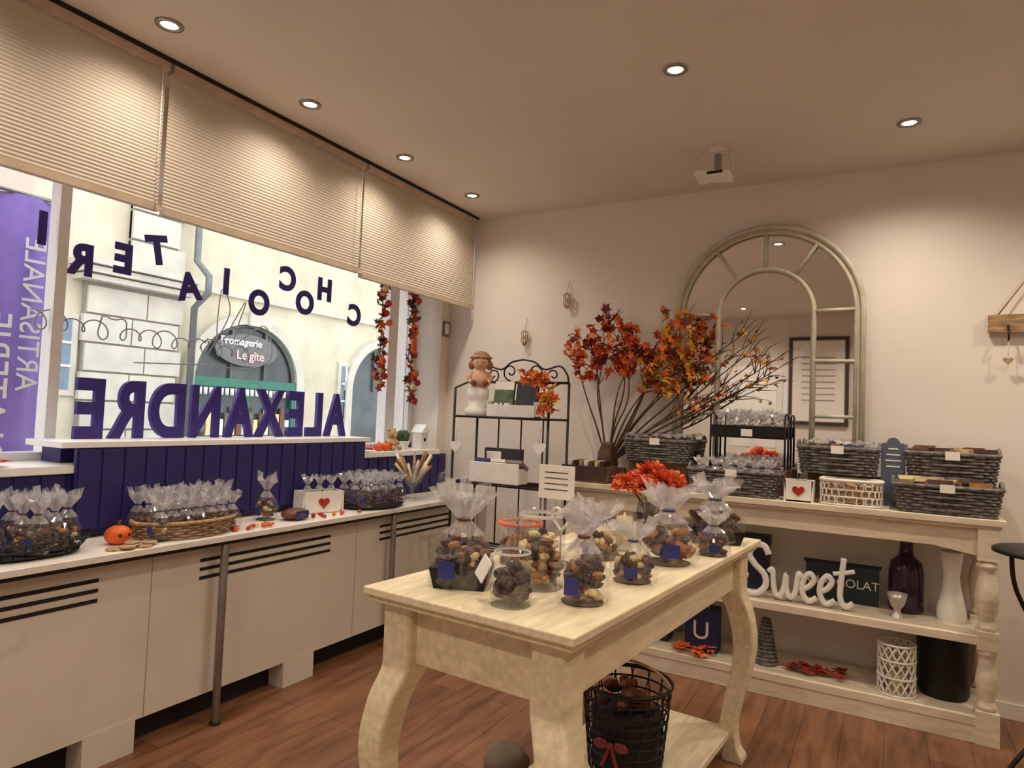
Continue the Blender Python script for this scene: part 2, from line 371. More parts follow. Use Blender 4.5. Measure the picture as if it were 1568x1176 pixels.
def arch(w,cy,r,sp,z0,th,dep):
    N=24;v=[];f=[]
    pr=[(cy-r-th,z0)]+[(cy-(r+th)*math.cos(pi*i/N),sp+(r+th)*math.sin(pi*i/N)*.95) for i in range(N+1)]+[(cy+r+th,z0)]
    pn=[(cy-r,z0)]+[(cy-r*math.cos(pi*i/N),sp+r*math.sin(pi*i/N)*.95) for i in range(N+1)]+[(cy+r,z0)]
    n=len(pr)
    for x in (FX,FX+dep):
        v+=[(x,a,b) for a,b in pr]+[(x,a,b) for a,b in pn]
    for i in range(n-1):
        f.append((2*n+i,2*n+i+1,3*n+i+1,3*n+i));f.append((i,i+1,2*n+i+1,2*n+i));f.append((n+i,n+i+1,3*n+i+1,3*n+i))
    w.add((v,f),stone,False)
    w.add(([(FX+.02,a,b) for a,b in pn],[tuple(range(n))]),shopdark,False)
    w.box(FX+dep,FX+dep+.05,cy-.1,cy+.1,sp+r*.93,sp+r*.95+th+.06,stone)
    w.add(tube([(FX+.05,a+(.04 if a<cy else -.04),b-.02) for a,b in pn],.03,6),M('arch_frame_grey',(92,98,92),.6))
    for a in (cy-.33,cy+.33): w.box(FX+.03,FX+.07,a-.02,a+.02,sp,sp+r*.85,M('arch_frame_grey',(92,98,92),.6))
arch(w,7.35,1.0,1.75,-.15,.16,.12);arch(w,10.75,1.0,1.75,-.15,.16,.12);arch(w,14,1.0,1.75,-.15,.16,.12)
w.box(FX+.03,FX+.1,6.36,8.34,1.66,1.80,teal)
for y in (6.4,7.3,8.26): w.box(FX+.03,FX+.1,y,y+.07,-.1,1.65,teal)
w.box(FX+.03,FX+.1,6.36,8.34,-.15,.5,teal)
for i in range(20): w.add(tube([(FX+.12,6.45+i*.095,1.64),(FX+.12,6.45+i*.095,1.53)],.03,8),white)
for i in range(16): w.box(FX+.05,FX+.09,6.5+i*.11,6.58+i*.11,.9,1.15+.2*((i*7)%3)/2,[M('shop_goods',(120,110,90),.8,var=.4,scale=6),ivory,milk,paper][i%4])
blueg=M('pane_blue',(110,132,150),.2,var=.1)
for y0,y1,z0,z1 in ((4.28,4.62,1.5,2.4),(9.5,9.72,1.2,2.2),(7.0,7.9,4.6,6.2),(1.5,2.5,1.4,3.0),(-.5,.6,1.4,3.0)):
    w.box(FX,FX+.05,y0-.08,y1+.08,z0-.08,z1+.08,stone);w.box(FX+.04,FX+.06,y0,y1,z0,z1,blueg);w.box(FX+.05,FX+.08,(y0+y1)/2-.02,(y0+y1)/2+.02,z0,z1,white)
    for zz in (z0+(z1-z0)/3,z0+(z1-z0)*2/3): w.box(FX+.05,FX+.08,y0,y1,zz-.015,zz+.015,white)
fac=w.build()
e=empty('cheese_shop_sign',(FX+.15,7.25,2.27))
b=MB('board',parent=e)
b.add(([(0,.6*math.cos(2*pi*i/28),.26*math.sin(2*pi*i/28)) for i in range(28)]+[(-.03,.6*math.cos(2*pi*i/28),.26*math.sin(2*pi*i/28)) for i in range(28)],[tuple(range(28))]+[(i,(i+1)%28,28+(i+1)%28,28+i) for i in range(28)]),M('sign_grey',(104,104,102),.5),False);b.build()
AI=((0,1,0),(0,0,1))
text('Fromagerie',.17,.005,white,(FX+.16,7.12,2.34),AI,e,'line_1',off=.003);text('Le gîte',.2,.005,M('sign_pink',(240,190,184),.5),(FX+.16,7.3,2.12),AI,e,'line_2',off=.003)
p=MB('drainpipe');p.add(tube([(FX+.2,6.22,-.15),(FX+.2,6.22,2.8),(FX+.5,6.22,3.0),(FX+.5,6.22,3.25),(FX+.2,6.22,3.5),(FX+.2,6.22,6.9)],.05,10),M('zinc',(120,122,122),.5,.3));p.build()
MB('street_ground').box(-9.7,-3.36,-8,20,-.3,-.15,M('asphalt',(150,146,140),.9)).build()
e=empty('purple_banner',(-4.2,1.8,1.7))
purp=M('banner_purple',(150,124,208),.7,var=.05)
b=MB('cloth',parent=e);v=[];f=[]
for i in range(13):
    for j in range(2): v.append((.03*math.sin(i*.9),-.35+.55*i/12,-.85+1.66*j))
for i in range(12): f.append((2*i,2*i+2,2*i+3,2*i+1))
b.add((v,f),purp);b.add(tube([(0,-.37,.82),(0,.23,.82)],.012,8),steel);b.add(tube([(0,-.37,-1.85),(0,-.37,.86)],.02,8),steel);b.add(lathe([(.15,-1.85),(.14,-1.82)],20,(0,-.37,0)),steel);b.build()
text('CHOCOLATERIE',.19,.002,white,(-4.15,1.66,1.14),((0,0,1),(0,1,0)),e,'line_1')
text('ARTISANALE',.15,.002,white,(-4.15,1.83,1.85),((0,0,1),(0,1,0)),e,'line_2')
# ============================================================ CENTRAL TABLE
TZ=.91;ang=math.radians(-4.6)
tw=.665;tl=1.66
tb=MB('display_table',(-.60,1.385,0),ang)
tb.box(-tw,0,0,tl,TZ-.022,TZ,cream);tb.box(-tw+.012,-.012,.012,tl-.012,TZ-.04,TZ-.022,cream)
tb.box(-tw+.075,-.075,.07,tl-.07,TZ-.20,TZ-.04,cream)
for sx,sy_ in ((-1,-1),(1,-1),(-1,1),(1,1)):
    cx=-tw+.09 if sx<0 else -.09;cy=.09 if sy_<0 else tl-.09
    prof=[(TZ-.04,0,.05),(.72,0,.05),(.68,.004,.049),(.60,.03,.046),(.48,.046,.043),(.36,.036,.039),(.24,.012,.035),(.14,.0,.033),(.06,.006,.035),(.025,.016,.042),(0,.018,.042)]
    pts=catmull([(z,o_,s_) for z,o_,s_ in prof],4)
    v=[];f=[]
    for q in pts:
        z,o_,s_=q;X=cx+sx*o_;Y=cy+sy_*o_;b_=s_*.84
        for a,bb in ((-s_,-b_),(-b_,-s_),(b_,-s_),(s_,-b_),(s_,b_),(b_,s_),(-b_,s_),(-s_,b_)): v.append((X+a,Y+bb,max(z,0)))
    L=len(pts)
    for i in range(L-1):
        for k in range(8): f.append((i*8+k,(i+1)*8+k,(i+1)*8+(k+1)%8,i*8+(k+1)%8))
    f.append(tuple(range(8)));f.append(tuple((L-1)*8+7-k for k in range(8)))
    tb.add((v,f),cream,False)
tb.box(-tw+.08,-.08,.08,tl-.08,.10,.128,cream)
tbo=tb.build(.004)
def put_bag(name,x,y,r,h,seed,**k):
    b=MB(name,(x,y,TZ),rz=.4);bag(b,(0,0,0),r,h,seed,**k);b.build()
CH=[choc,choc,choc,milk,milk,gold,ivory]
put_bag('cellophane_chocolate_bag',-1.05,1.61,.086,.29,11,tray=True,n=70,mats=CH)
put_bag('cellophane_chocolate_bag',-.70,1.66,.068,.27,12,n=60,mats=CH)
put_bag('cellophane_chocolate_bag',-.67,1.97,.068,.19,13,n=56,mats=CH)
put_bag('cellophane_chocolate_bag',-.66,2.30,.096,.28,14,n=80,mats=CH)
put_bag('cellophane_chocolate_bag',-.62,2.84,.11,.27,15,tray=True,n=70,mats=[choc,milk,choc])
put_bag('cellophane_chocolate_bag',-.88,2.22,.075,.2,16,n=50,mats=CH)
put_bag('cellophane_chocolate_bag',-.56,2.55,.06,.17,17,n=40,mats=[choc,milk])
def jar(name,x,y,r,h,contents,lid=True,knob=True):
    b=MB(name,(x,y,TZ))
    b.add(lathe([(r*.9,0),(r,.012),(r,h*.68),(r*.92,h*.76),(r*.8,h*.8),(r*.84,h*.82)],28,cap=False),glassm)
    b.add(lathe([(r*.95,.0),(r*.95,.008)],28),glassm)
    pile(b,(0,0,.008),r*.97,r*.97,h*.70,r*.27,120,contents,int(x*-1000))
    if lid:
        b.add(lathe([(r*.9,h*.82),(r*.92,h*.85),(r*.7,h*.89),(r*.25,h*.915),(r*.14,h*.93),(r*.26,h*.965),(r*.2,h*.99),(.001,h)],28,cap=False),glassm)
        b.add(lathe([(r*.87,h*.80),(r*.9,h*.82),(r*.87,h*.84)],28,cap=False),white)
    return b
b=jar('glass_candy_jar',-.845,1.53,.055,.165,[M('candy_dark',(56,24,34),.4),choc,M('candy_plum',(70,28,40),.4)])
T=Matrix.Translation((-.062,-.04,.09))@Matrix.Rotation(.5,4,'Y')@Matrix.Rotation(-.5,4,'Z');b.box(-.022,.022,-.002,.002,-.03,.03,paper,T);b.add(tube([(-.05,-.02,.12),(-.03,-.03,.135)],.0015,4),white)
b.build()
b=jar('glass_cookie_jar',-.87,1.74,.072,.25,[milk,gold,ivory,choc]);b.build()
b=jar('orange_rimmed_jar',-1.06,1.97,.07,.16,[gold,milk,choc],lid=False);b.add(tube([(.07*math.cos(2*pi*i/24),.07*math.sin(2*pi*i/24),.132) for i in range(24)],.006,6,True),orange);b.add(lathe([(.066,.132),(.06,.145),(.02,.152),(.001,.153)],24,cap=False),glassm);b.build()
b=MB('pillar_candle_glass',(-.86,2.42,TZ));b.add(lathe([(.034,0),(.034,.15)],20,cap=False),glassm);b.add(lathe([(.03,.002),(.03,.125),(.005,.127),(.002,.14)],20),ivory);b.build()
b=MB('glass_wafer_tube',(-1.0,1.83,TZ));b.add(lathe([(.03,0),(.03,.2)],20,cap=False),glassm);b.add(lathe([(.03,0),(.03,.005)],20),glassm)
for i in range(7): b.add(tube([(.014*math.cos(i),.014*math.sin(i),.006),(.016*math.cos(i),.016*math.sin(i),.12)],.006,6),gold)
b.build()
b=MB('price_card_stand',(-1.12,2.36,TZ));b.box(-.06,.06,-.03,.03,0,.01,white);b.add(tube([(0,0,.01),(0,0,.2)],.004,6),steel)
b.box(-.075,.075,-.004,.004,.17,.3,paper)
for i in range(4): b.box(-.05,.05,-.005,-.004,.27-i*.022,.274-i*.022,M('ink',(70,60,60),.7))
b.build()
b=MB('glass_heart_ornament',(-.95,2.05,TZ));b.add(lathe([(.03,0),(.03,.006),(.004,.01),(.003,.1)],14),steel)
hp=[(.035*(math.sin(t)**3),0,.15+.0028*(13*math.cos(t)-5*math.cos(2*t)-2*math.cos(3*t)-math.cos(4*t))) for t in [2*pi*i/30 for i in range(30)]]
b.add(tube(hp,.005,6,True),white);b.build()
b=MB('orange_flower_bouquet',(-.87,2.74,TZ))
b.add(lathe([(.045,0),(.05,.02),(.05,.12),(.042,.15),(.045,.16)],24,cap=False),thin('dark_glass',(40,36,40),.5,.05,.4));b.add(lathe([(.046,.002),(.048,.1)],20),M('vase_fill',(50,34,30),.6))
rnd=random.Random(5);pet=M('petal_orange',(232,98,56),.6,var=.15);pet2=M('petal_coral',(242,140,98),.6,var=.1)
for (hx,hy,hz,hr) in ((-.09,0,.215,.08),(.07,-.02,.235,.09),(0,.03,.26,.085),(0,-.06,.21,.07),(.11,0,.2,.055)):
    b.add(tube([(0,0,.05),(hx*.3,hy*.4,.14),(hx,hy,hz)],.004,5),M('stem_green',(70,86,44),.6))
    for i in range(260):
        th=rnd.uniform(0,2*pi);ph_=math.acos(rnd.uniform(-.5,1));dr=Vector((math.sin(ph_)*math.cos(th),math.sin(ph_)*math.sin(th),math.cos(ph_)*.7))
        sd=dr.cross(Vector((rnd.random(),rnd.random(),rnd.random()))).normalized()*.009
        c0=Vector((hx,hy,hz));q=rnd.uniform(.6,1.05);a0=c0+dr*hr*.25;a1=c0+dr*hr*q
        b.add(([a0-sd*.4,a0+sd*.4,a1+sd,a1+dr*.006,a1-sd],[(0,1,2,3,4)]),rnd.choice([pet,pet2]),False)
b.build()
b=MB('wire_basket',(-.83,2.42,.130));R0=.155
for j in range(9):
    z=.004+.3*j/8;r_=R0*(.85+.2*j/8);b.add(tube([(r_*math.cos(2*pi*i/36),r_*math.sin(2*pi*i/36),z) for i in range(36)],.004 if j<8 else .008,5,True),black)
for k in range(30):
    a=2*pi*k/30;tw_=.35 if k%2 else -.35
    b.add(tube([((R0*(.85+.2*t))*math.cos(a+tw_*t),(R0*(.85+.2*t))*math.sin(a+tw_*t),.004+.3*t) for t in (0,.33,.66,1)],.003,4),black)
b.add(tube([(R0*1.05*math.cos(a),0,.3+.08*math.sin(a)) for a in [pi*i/14 for i in range(15)]],.006,6),tanw)
b.add(lathe([(.12,.005),(.13,.2)],20),M('basket_fill',(46,36,34),.9,bump=.5))
for s_ in (-1,1):
    b.add(ball((s_*.035,-R0*1.0,.13),.03,10,.6,.3),M('bow_burgundy',(120,30,36),.5));b.add(tube([(0,-R0,.13),(s_*.03,-R0-.01,.06)],.007,5),M('bow_burgundy',(120,30,36),.5))
b.add(ball((0,-R0*1.02,.13),.013,8),M('bow_burgundy',(120,30,36),.5))
pile(b,(0,0,.2),.12,.12,.12,.035,20,[lf[3],milk,choc],4)
b.build()
b=MB('fabric_doorstop_sack',(-1.30,2.36,0));b.add(lathe([(.06,0),(.085,.02),(.09,.05),(.07,.08),(.04,.095),(.001,.1)],20,rf=lambda a,z:1+.08*math.sin(3*a)+.04*math.sin(7*a)),M('grey_linen',(128,114,100),.9,bump=.3));b.build()
# ============================================================ CONSOLE
KX0,KX1,KY0,KY1,KZ=-1.76,.47,3.72,4.14,1.01
c=MB('console_shelf_table')
c.box(KX0,KX1,KY0,KY1,KZ-.03,KZ,creamx);c.box(KX0+.015,KX1-.015,KY0+.015,KY1,KZ-.045,KZ-.03,creamx)
N=40;v=[];f=[];x0,x1=KX0+.07,KX1-.07
for yy in (KY0+.045,KY0+.065):
    for i in range(N+1):
        t=i/N;x=x0+(x1-x0)*t;dd=.10+.035*max(0,1-min(t,1-t)/.1);v+=[(x,yy,KZ-.045),(x,yy,KZ-.045-dd)]
K=2*(N+1)
for i in range(N):
    f+=[(2*i,2*i+1,2*i+3,2*i+2),(K+2*i,K+2*i+2,K+2*i+3,K+2*i+1),(2*i+1,K+2*i+1,K+2*i+3,2*i+3)]
c.add((v,f),creamx,False)
c.box(KX0+.06,KX0+.08,KY0+.06,KY1-.02,KZ-.14,KZ-.045,creamx);c.box(KX1-.08,KX1-.06,KY0+.06,KY1-.02,KZ-.14,KZ-.045,creamx)
for zt in (.48,.12): c.box(KX0+.03,KX1-.03,KY0+.015,KY1-.01,zt-.04,zt,creamx)
c.box(KX0+.03,KX1-.03,KY0+.02,KY1-.01,.0,.08,creamx)
leg=[(.036,.15),(.043,.165),(.03,.19),(.038,.225),(.046,.265),(.042,.305),(.034,.35),(.033,.385),(.042,.40),(.042,.412),(.036,.43)]
for x in (KX0+.065,KX1-.065):
    for y in (KY0+.055,KY1-.06):
        c.box(x-.045,x+.045,y-.045,y+.045,0,.15,creamx)
        c.add(lathe(leg,20,(x,y,0)),creamx)
        c.box(x-.042,x+.042,y-.042,y+.042,.42,.505,creamx)
        c.add(lathe([(.03,.5),(.042,.52),(.03,.545),(.042,.6),(.047,.66),(.042,.72),(.03,.76),(.028,.775),(.044,.79),(.044,.80),(.03,.815),(.03,.82)],20,(x,y,0)),creamx)
        c.box(x-.042,x+.042,y-.042,y+.042,.82,KZ-.045,creamx)
c.build(.003)
def graytray(x,y,z,a,bd,h,fill,seed):
    b=MB('grey_wicker_tray',(x,y,z));wicker(b,a,bd,h,.1,greyw,rows=9,e=.35)
    if fill=='bags': smallbags(b,(0,0,.06),a*.88,bd*.75,.036,.14,seed,6,2)
    elif fill=='packs':
        rnd=random.Random(seed)
        for i in range(30):
            T=Matrix.Translation((rnd.uniform(-a*.75,a*.75),rnd.uniform(-bd*.5,bd*.5),h*.98+rnd.uniform(-.01,.025)))@Matrix.Rotation(rnd.uniform(-.5,.5),4,'Z')@Matrix.Rotation(rnd.uniform(-.35,.35),4,'X')
            b.box(-.045,.045,-.028,.028,-.01,.01,rnd.choice([ivory,milk,choc,choc,tanw,gold]),T)
            if i%2: b.box(-.046,.046,-.029,.029,-.011,.0112,cello,T)
        b.add(lathe([(a*.6,h*.7),(a*.6,h*.72)],20,sy=bd/a),milk)
    else:
        pile(b,(0,0,h*.6),a*.9,bd*.88,.085,.026,90,[choc,milk,bluel,gold,choc],seed)
        v=[];f=[];n=14
        rnd=random.Random(seed)
        for i in range(n+1):
            for j in range(6): v.append((-a*.9+1.8*a*i/n,-bd*.8+1.6*bd*j/5,h+.01+rnd.uniform(0,.04)))
        for i in range(n):
            for j in range(5): f.append((i*6+j,i*6+j+1,(i+1)*6+j+1,(i+1)*6+j))
        b.add((v,f),cellot,False)
    b.box(-.03,.03,-bd-.014,-bd-.010,h*.8,h*1.1,paper)
    return b.build()
for x0,x1 in ((-1.40,-1.04),(-.90,-.46),(-.38,.44)):
    MB('wooden_riser').box(x0,x1,3.985,4.06,KZ,1.15,woodm).build(.003)
graytray(-1.21,3.985,1.152,.20,.09,.13,'pile',1)
graytray(-.23,3.985,1.152,.19,.09,.14,'pile',2)
graytray(.275,3.985,1.152,.19,.09,.14,'packs',3)
graytray(-.735,3.84,KZ+.001,.24,.10,.13,'bags',4)
graytray(.245,3.84,KZ+.001,.215,.10,.13,'packs',5)
b=MB('white_wicker_basket',(-.16,3.84,KZ))
for lz in range(3):
    for i in range(22):
        th=2*pi*i/22+lz*.14;x,y=sell(.14,.085,th,.6);b.add(tube([(x+.017*math.cos(q)*(-math.sin(th)),y+.017*math.cos(q)*math.cos(th),.025+lz*.035+.02*math.sin(q)) for q in [2*pi*k/12 for k in range(12)]],.0035,4,True),whitew)
for z,rr in ((.006,.005),(.045,.004),(.08,.004),(.125,.009)): b.add(tube([(*sell(.142,.087,2*pi*i/40,.6),z) for i in range(40)],rr,6,True),whitew)
b.add(([(*sell(.14,.085,2*pi*i/40,.6),.003) for i in range(40)],[tuple(range(40))]),whitew,False)
b.add(([(*sell(.133,.078,2*pi*i/40,.6),.02) for i in range(40)]+[(*sell(.133,.078,2*pi*i/40,.6),.1) for i in range(40)],[(i,(i+1)%40,40+(i+1)%40,40+i) for i in range(40)]),tanw)
pile(b,(0,0,.05),.12,.075,.085,.025,40,[ivory,milk,tanw,paper],9);b.build()
def heart(b,c,s,m,T=None):
    p=[(c[0]+s*math.sin(t)**3,c[1],c[2]+s/16*(13*math.cos(t)-5*math.cos(2*t)-2*math.cos(3*t)-math.cos(4*t))) for t in [2*pi*i/24 for i in range(24)]]
    q=[(a,b_-.006,c_) for a,b_,c_ in p]
    b.add((p+q,[tuple(range(24)),tuple(range(47,23,-1))]+[(i,(i+1)%24,24+(i+1)%24,24+i) for i in range(24)]),m,False,T)
b=MB('heart_planter_box',(-.40,3.81,KZ));w_,d_,h_,t=.07,.055,.11,.008
b.box(-w_,w_,-d_,-d_+t,0,h_,white,tx=.012);b.box(-w_,w_,d_-t,d_,0,h_,white,tx=.012);b.box(-w_,-w_+t,-d_,d_,0,h_,white);b.box(w_-t,w_,-d_,d_,0,h_,white);b.box(-w_+.01,w_-.01,-d_,d_,0,t,white);heart(b,(0,-d_-.001,h_*.52),h_*.27,red)
pile(b,(0,0,h_*.6),w_*.85,d_*.8,.05,.02,24,[milk,gold,choc],3);b.build()
b=MB('dark_wood_crate',(-1.60,3.84,KZ))
b.box(-.14,.14,-.09,.09,0,.012,woodm)
for s in (-1,1): b.box(-.15,.15,s*.085-.006,s*.085+.006,.01,.1,M('crate_wood',(70,50,40),.7,var=.2),tx=.012);b.box(s*.14-.006,s*.14+.006,-.085,.085,.01,.1,woodm)
for i in range(7): b.box(-.12+i*.035,-.11+i*.035+.012,-.06,.06,.02,.13,[paper,choc,tanw,paper,milk,ivory,choc][i])
b.build(.002)
b=MB('chocolate_pouches',(-1.33,3.83,KZ))
for i in range(3): b.box(-.09+i*.06,-.04+i*.06,-.02+.01*i,.02+.01*i,0,.1-.01*i,[choc,milk,bluel][i],tx=-.004)
b.box(-.08,.06,-.035,-.03,0,.06,paper);b.build(.004)
b=MB('iron_display_stand',(-.69,3.99,1.152))
for x in (-.2,.2):
    for y in (-.07,.07): b.add(tube([(x,y,.0),(x,y,.29)],.006,6),black)
    b.add(tube([(x,.07*math.cos(a),.29+.02*math.sin(a)) for a in [pi*i/8 for i in range(9)]],.005,6),black)
b.box(-.2,.2,-.075,.075,.17,.178,black)
for y in (-.075,.075): b.add(tube([(-.2,y,.235),(.2,y,.235)],.005,6),black);b.box(-.2,.2,y-.003,y+.003,.18,.235,black)
smallbags(b,(0,0,.178),.19,.05,.034,.15,12,6,2);b.box(-.03,.03,-.085,-.08,.18,.22,paper);b.build()
b=MB('crest_sign',(.025,3.955,KZ));pf=[(-.04,.0),(-.04,.1),(-.055,.12),(-.055,.31),(-.045,.325),(-.035,.32),(-.02,.345),(0,.352),(.02,.345),(.035,.32),(.045,.325),(.055,.31),(.055,.12),(.04,.1),(.04,0)]
n=len(pf);b.add(([(x,0,z) for x,z in pf]+[(x,.012,z) for x,z in pf],[tuple(range(n)),tuple(range(2*n-1,n-1,-1))]+[(i,(i+1)%n,n+(i+1)%n,n+i) for i in range(n)]),M('crest_slate',(92,100,122),.5),False)
for z,q in ((.20,.03),(.23,.036),(.26,.03),(.29,.022)): b.box(-q,q,-.002,0,z,z+.007,white)
b.build()
b=MB('autumn_branch_vase',(-1.56,4.03,KZ))
b.add(lathe([(.05,0),(.062,.03),(.07,.1),(.06,.18),(.042,.22),(.048,.24)],24),M('vase_bronze',(96,70,52),.4,.3,bump=.2))
rnd=random.Random(21);bark=M('bark',(84,60,46),.8)
def stem(p0,p1,r0,dens,leafs,sub=5,lo=.35,sz=(.022,.04)):
    P0,P1=Vector(p0),Vector(p1);mid=(P0+P1)/2+Vector((rnd.uniform(-.06,.06),rnd.uniform(-.03,.03),rnd.uniform(0,.08)))
    pts=catmull([P0,(P0+mid)/2+Vector((rnd.uniform(-.02,.02),0,.02)),mid,(mid+P1)/2+Vector((rnd.uniform(-.03,.03),0,rnd.uniform(-.03,.03))),P1],5)
    L=len(pts);b.add(tube(pts,[r0*(1-.75*i/L) for i in range(L)],5),bark)
    for s in range(sub):
        i=int(L*rnd.uniform(lo,.95));q=pts[i];dr=(P1-P0).normalized()+Vector((rnd.uniform(-.9,.9),rnd.uniform(-.25,.12),rnd.uniform(-.5,.8)))
        ln=rnd.uniform(.08,.2);e1=q+dr.normalized()*ln
        if e1.y>.04:e1.y=.04
        m_=(q+e1)/2+Vector((rnd.uniform(-.015,.015),0,rnd.uniform(-.015,.02)))
        b.add(tube([q,m_,e1],[r0*.4,r0*.3,r0*.15],4),bark)
        for k in range(dens):
            t=rnd.uniform(.2,1.1);c0=q.lerp(e1,t)+Vector((rnd.uniform(-.025,.025),rnd.uniform(-.03,.02),rnd.uniform(-.025,.025)))
            b.add(leafmesh(c0,rnd.uniform(*sz),rnd),rnd.choice(leafs),False)
O=Vector((-1.56,4.03,1.01));V0=(0,0,.1)
def W(x,z,y=3.98): return Vector((x,y,z))-O
R_=[lf[0],lf[0],lf[1],lf[1],lf[3]];Y_=[lf[2],lf[2],lf[1],lf[1],lf[3]]
for (x,z) in ((-1.77,1.82),(-1.70,1.93),(-1.60,2.0),(-1.47,1.97),(-1.36,1.78),(-1.40,1.86)): stem(V0,W(x,z),.007,6,R_,9,.55,(.024,.042))
for (x,z) in ((-1.20,1.82),(-1.10,1.98),(-1.0,1.92),(-1.03,1.68),(-1.13,1.72)): stem(V0,W(x,z),.008,6,Y_,9,.64,(.024,.042))
for (x,z) in ((-.72,1.92),(-.50,1.80),(-.56,1.68),(-.82,1.58),(-.65,1.84)): stem(V0,W(x,z,3.94),.008,1,Y_,12,.45,(.014,.028))
b.build()
mc=-.64;RO=.515;RI=.265;SP=2.05;MY=4.10
fr=M('mirror_frame_cream',(194,189,168),.5,var=.1)
mir=bpy.data.materials.new('mirror_silver');mir.use_nodes=True;bb=mir.node_tree.nodes['Principled BSDF'];bb.inputs['Metallic'].default_value=1;bb.inputs['Roughness'].default_value=.02
ns=mir.node_tree.nodes.new('ShaderNodeTexNoise');rr=mir.node_tree.nodes.new('ShaderNodeValToRGB');rr.color_ramp.elements[0].color=(.9,.9,.9,1);rr.color_ramp.elements[1].color=(.95,.95,.95,1)
mir.node_tree.links.new(ns.outputs[0],rr.inputs[0]);mir.node_tree.links.new(rr.outputs[0],bb.inputs['Base Color'])
b=MB('arched_window_mirror',(mc,MY,KZ))
def archpath(r,z0,N=32): return [(-r,0,z0)]+[(-r*math.cos(pi*i/N),0,SP-KZ+r*math.sin(pi*i/N)) for i in range(N+1)]+[(r,0,z0)]
ap=archpath(RO-.01,.02);b.add(([(x,.02,z) for x,y,z in ap],[tuple(range(len(ap)))]),mir,False)
b.add(([(x,.035,z) for x,y,z in ap],[tuple(range(len(ap)))]),woodm,False)
for r_,t_ in ((RO,.016),(RO-.035,.01),(RI,.014)): b.add(tube(archpath(r_,.016),t_,8),fr)
ringv=archpath(RO,.0);ring2=archpath(RO-.035,.0);n=len(ringv)
b.add((ringv+ring2,[(i,i+1,n+i+1,n+i) for i in range(n-1)]),fr,False)
for a in (pi/2,pi/2-.62,pi/2+.62,.0+.02,pi-.02): b.add(tube([(RI*math.cos(a),0,SP-KZ+RI*math.sin(a)),((RO-.03)*math.cos(a),0,SP-KZ+(RO-.03)*math.sin(a))],.011,6),fr)
for z in (.12,.45,.76):
    for s in (-1,1): b.add(tube([(s*RI,0,z),(s*(RO-.03),0,z)],.01,6),fr)
b.box(-RO-.01,RO+.01,-.016,.03,0,.05,fr);b.build()
b=MB('sweet_script_sign',(-.69,3.80,.48+.017));sc=.098
def st(p,r_=.014):
    pp=catmull([(x*sc,0,z*sc) for x,z in p],6);v,f=tube(pp,r_,8);b.add(([(x,y*.6,z) for x,y,z in v],f),white)
st([(1.5,2.2),(1.25,2.65),(.75,2.6),(.5,2.1),(.8,1.6),(1.3,1.1),(1.35,.5),(.9,.05),(.35,.1),(.05,.5),(.15,.95),(.45,.9)],.017)
st([(1.5,1.3),(1.7,1.45),(1.75,.9),(1.85,.25),(2.1,.1),(2.3,.6),(2.4,1.3),(2.4,.6),(2.6,.1),(2.85,.4),(3.0,1.4),(3.15,1.2)])
for dx in (0,.85): st([(3.1+dx,.6),(3.5+dx,.8),(3.75+dx,1.2),(3.55+dx,1.5),(3.25+dx,1.1),(3.2+dx,.5),(3.5+dx,.05),(3.9+dx,.3)])
st([(5.15,2.5),(5.05,1.5),(5.0,.5),(5.25,.05),(5.6,.3)]);st([(4.65,1.65),(5.15,1.75),(5.65,1.9)],.011)
b.build()
e=empty('chocolat_chalkboard',(-.20,4.0,.48))
b=MB('board',parent=e);b.box(-.18,.17,0,.015,0,.2,M('board_teal',(24,46,54),.5));b.box(-.19,.18,-.004,.018,.19,.205,dark);b.build()
text('CHOCOLAT',.062,.002,paper,(-.20,3.995,.56),((1,0,0),(0,0,1)),e,'lettering')
b=MB('purple_glass_bottle',(.09,4.02,.48));b.add(lathe([(.075,0),(.08,.015),(.08,.2),(.07,.25),(.035,.28),(.03,.31),(.03,.35),(.036,.355),(.036,.37),(.028,.372)],28),M('purple_glass',(50,30,54),.1,var=.2));b.build()
b=MB('silver_goblet',(.05,3.86,.48));b.add(lathe([(.034,0),(.03,.01),(.016,.025),(.016,.04),(.03,.055),(.038,.08),(.046,.115),(.04,.113),(.02,.07)],20,cap=False),M('pewter',(200,194,184),.35,.5));b.build()
b=MB('white_ceramic_vase',(.28,3.95,.48));b.add(lathe([(.055,0),(.062,.02),(.06,.06),(.042,.15),(.034,.21),(.042,.27),(.048,.33),(.044,.34),(.035,.3)],24,rf=lambda a,z:1+.02*math.sin(4*a+z*20),cap=False),white);b.build()
b=MB('navy_gift_box',(-.66,4.02,.48));b.box(-.09,.09,-.04,.04,0,.25,M('navy_card',(26,26,56),.5));b.box(-.095,.095,-.045,.045,.25,.3,M('navy_card',(26,26,56),.5));b.build(.003)
BZ=.12
e=empty('blue_paper_bag',(-.90,3.9,BZ))
b=MB('bag',parent=e);b.box(-.09,.09,-.05,.05,0,.24,M('royal_blue',(30,38,84),.5))
for y in (-.045,.045): b.add(tube([(.04*math.cos(a),y,.235+.05*math.sin(a)) for a in [pi*i/10 for i in range(11)]],.003,5),white)
b.build(.003)
text('U',.14,.001,paper,(-.90,3.848,BZ+.07),((1,0,0),(0,0,1)),e,'logo')
b=MB('dark_gift_box',(-1.22,3.95,BZ));b.box(-.12,.12,-.06,.06,0,.16,M('navy_card2',(24,34,48),.5));b.box(-.125,.125,-.065,.065,.12,.165,dark);b.build(.003)
b=MB('conical_wicker_basket',(-.56,3.88,BZ))
for j in range(12):
    z=.01+j*.02;r_=.055*(1-j/16);b.add(tube([(r_*math.cos(2*pi*i/20),r_*math.sin(2*pi*i/20),z) for i in range(20)],.01,5,True),greyw)
b.build()
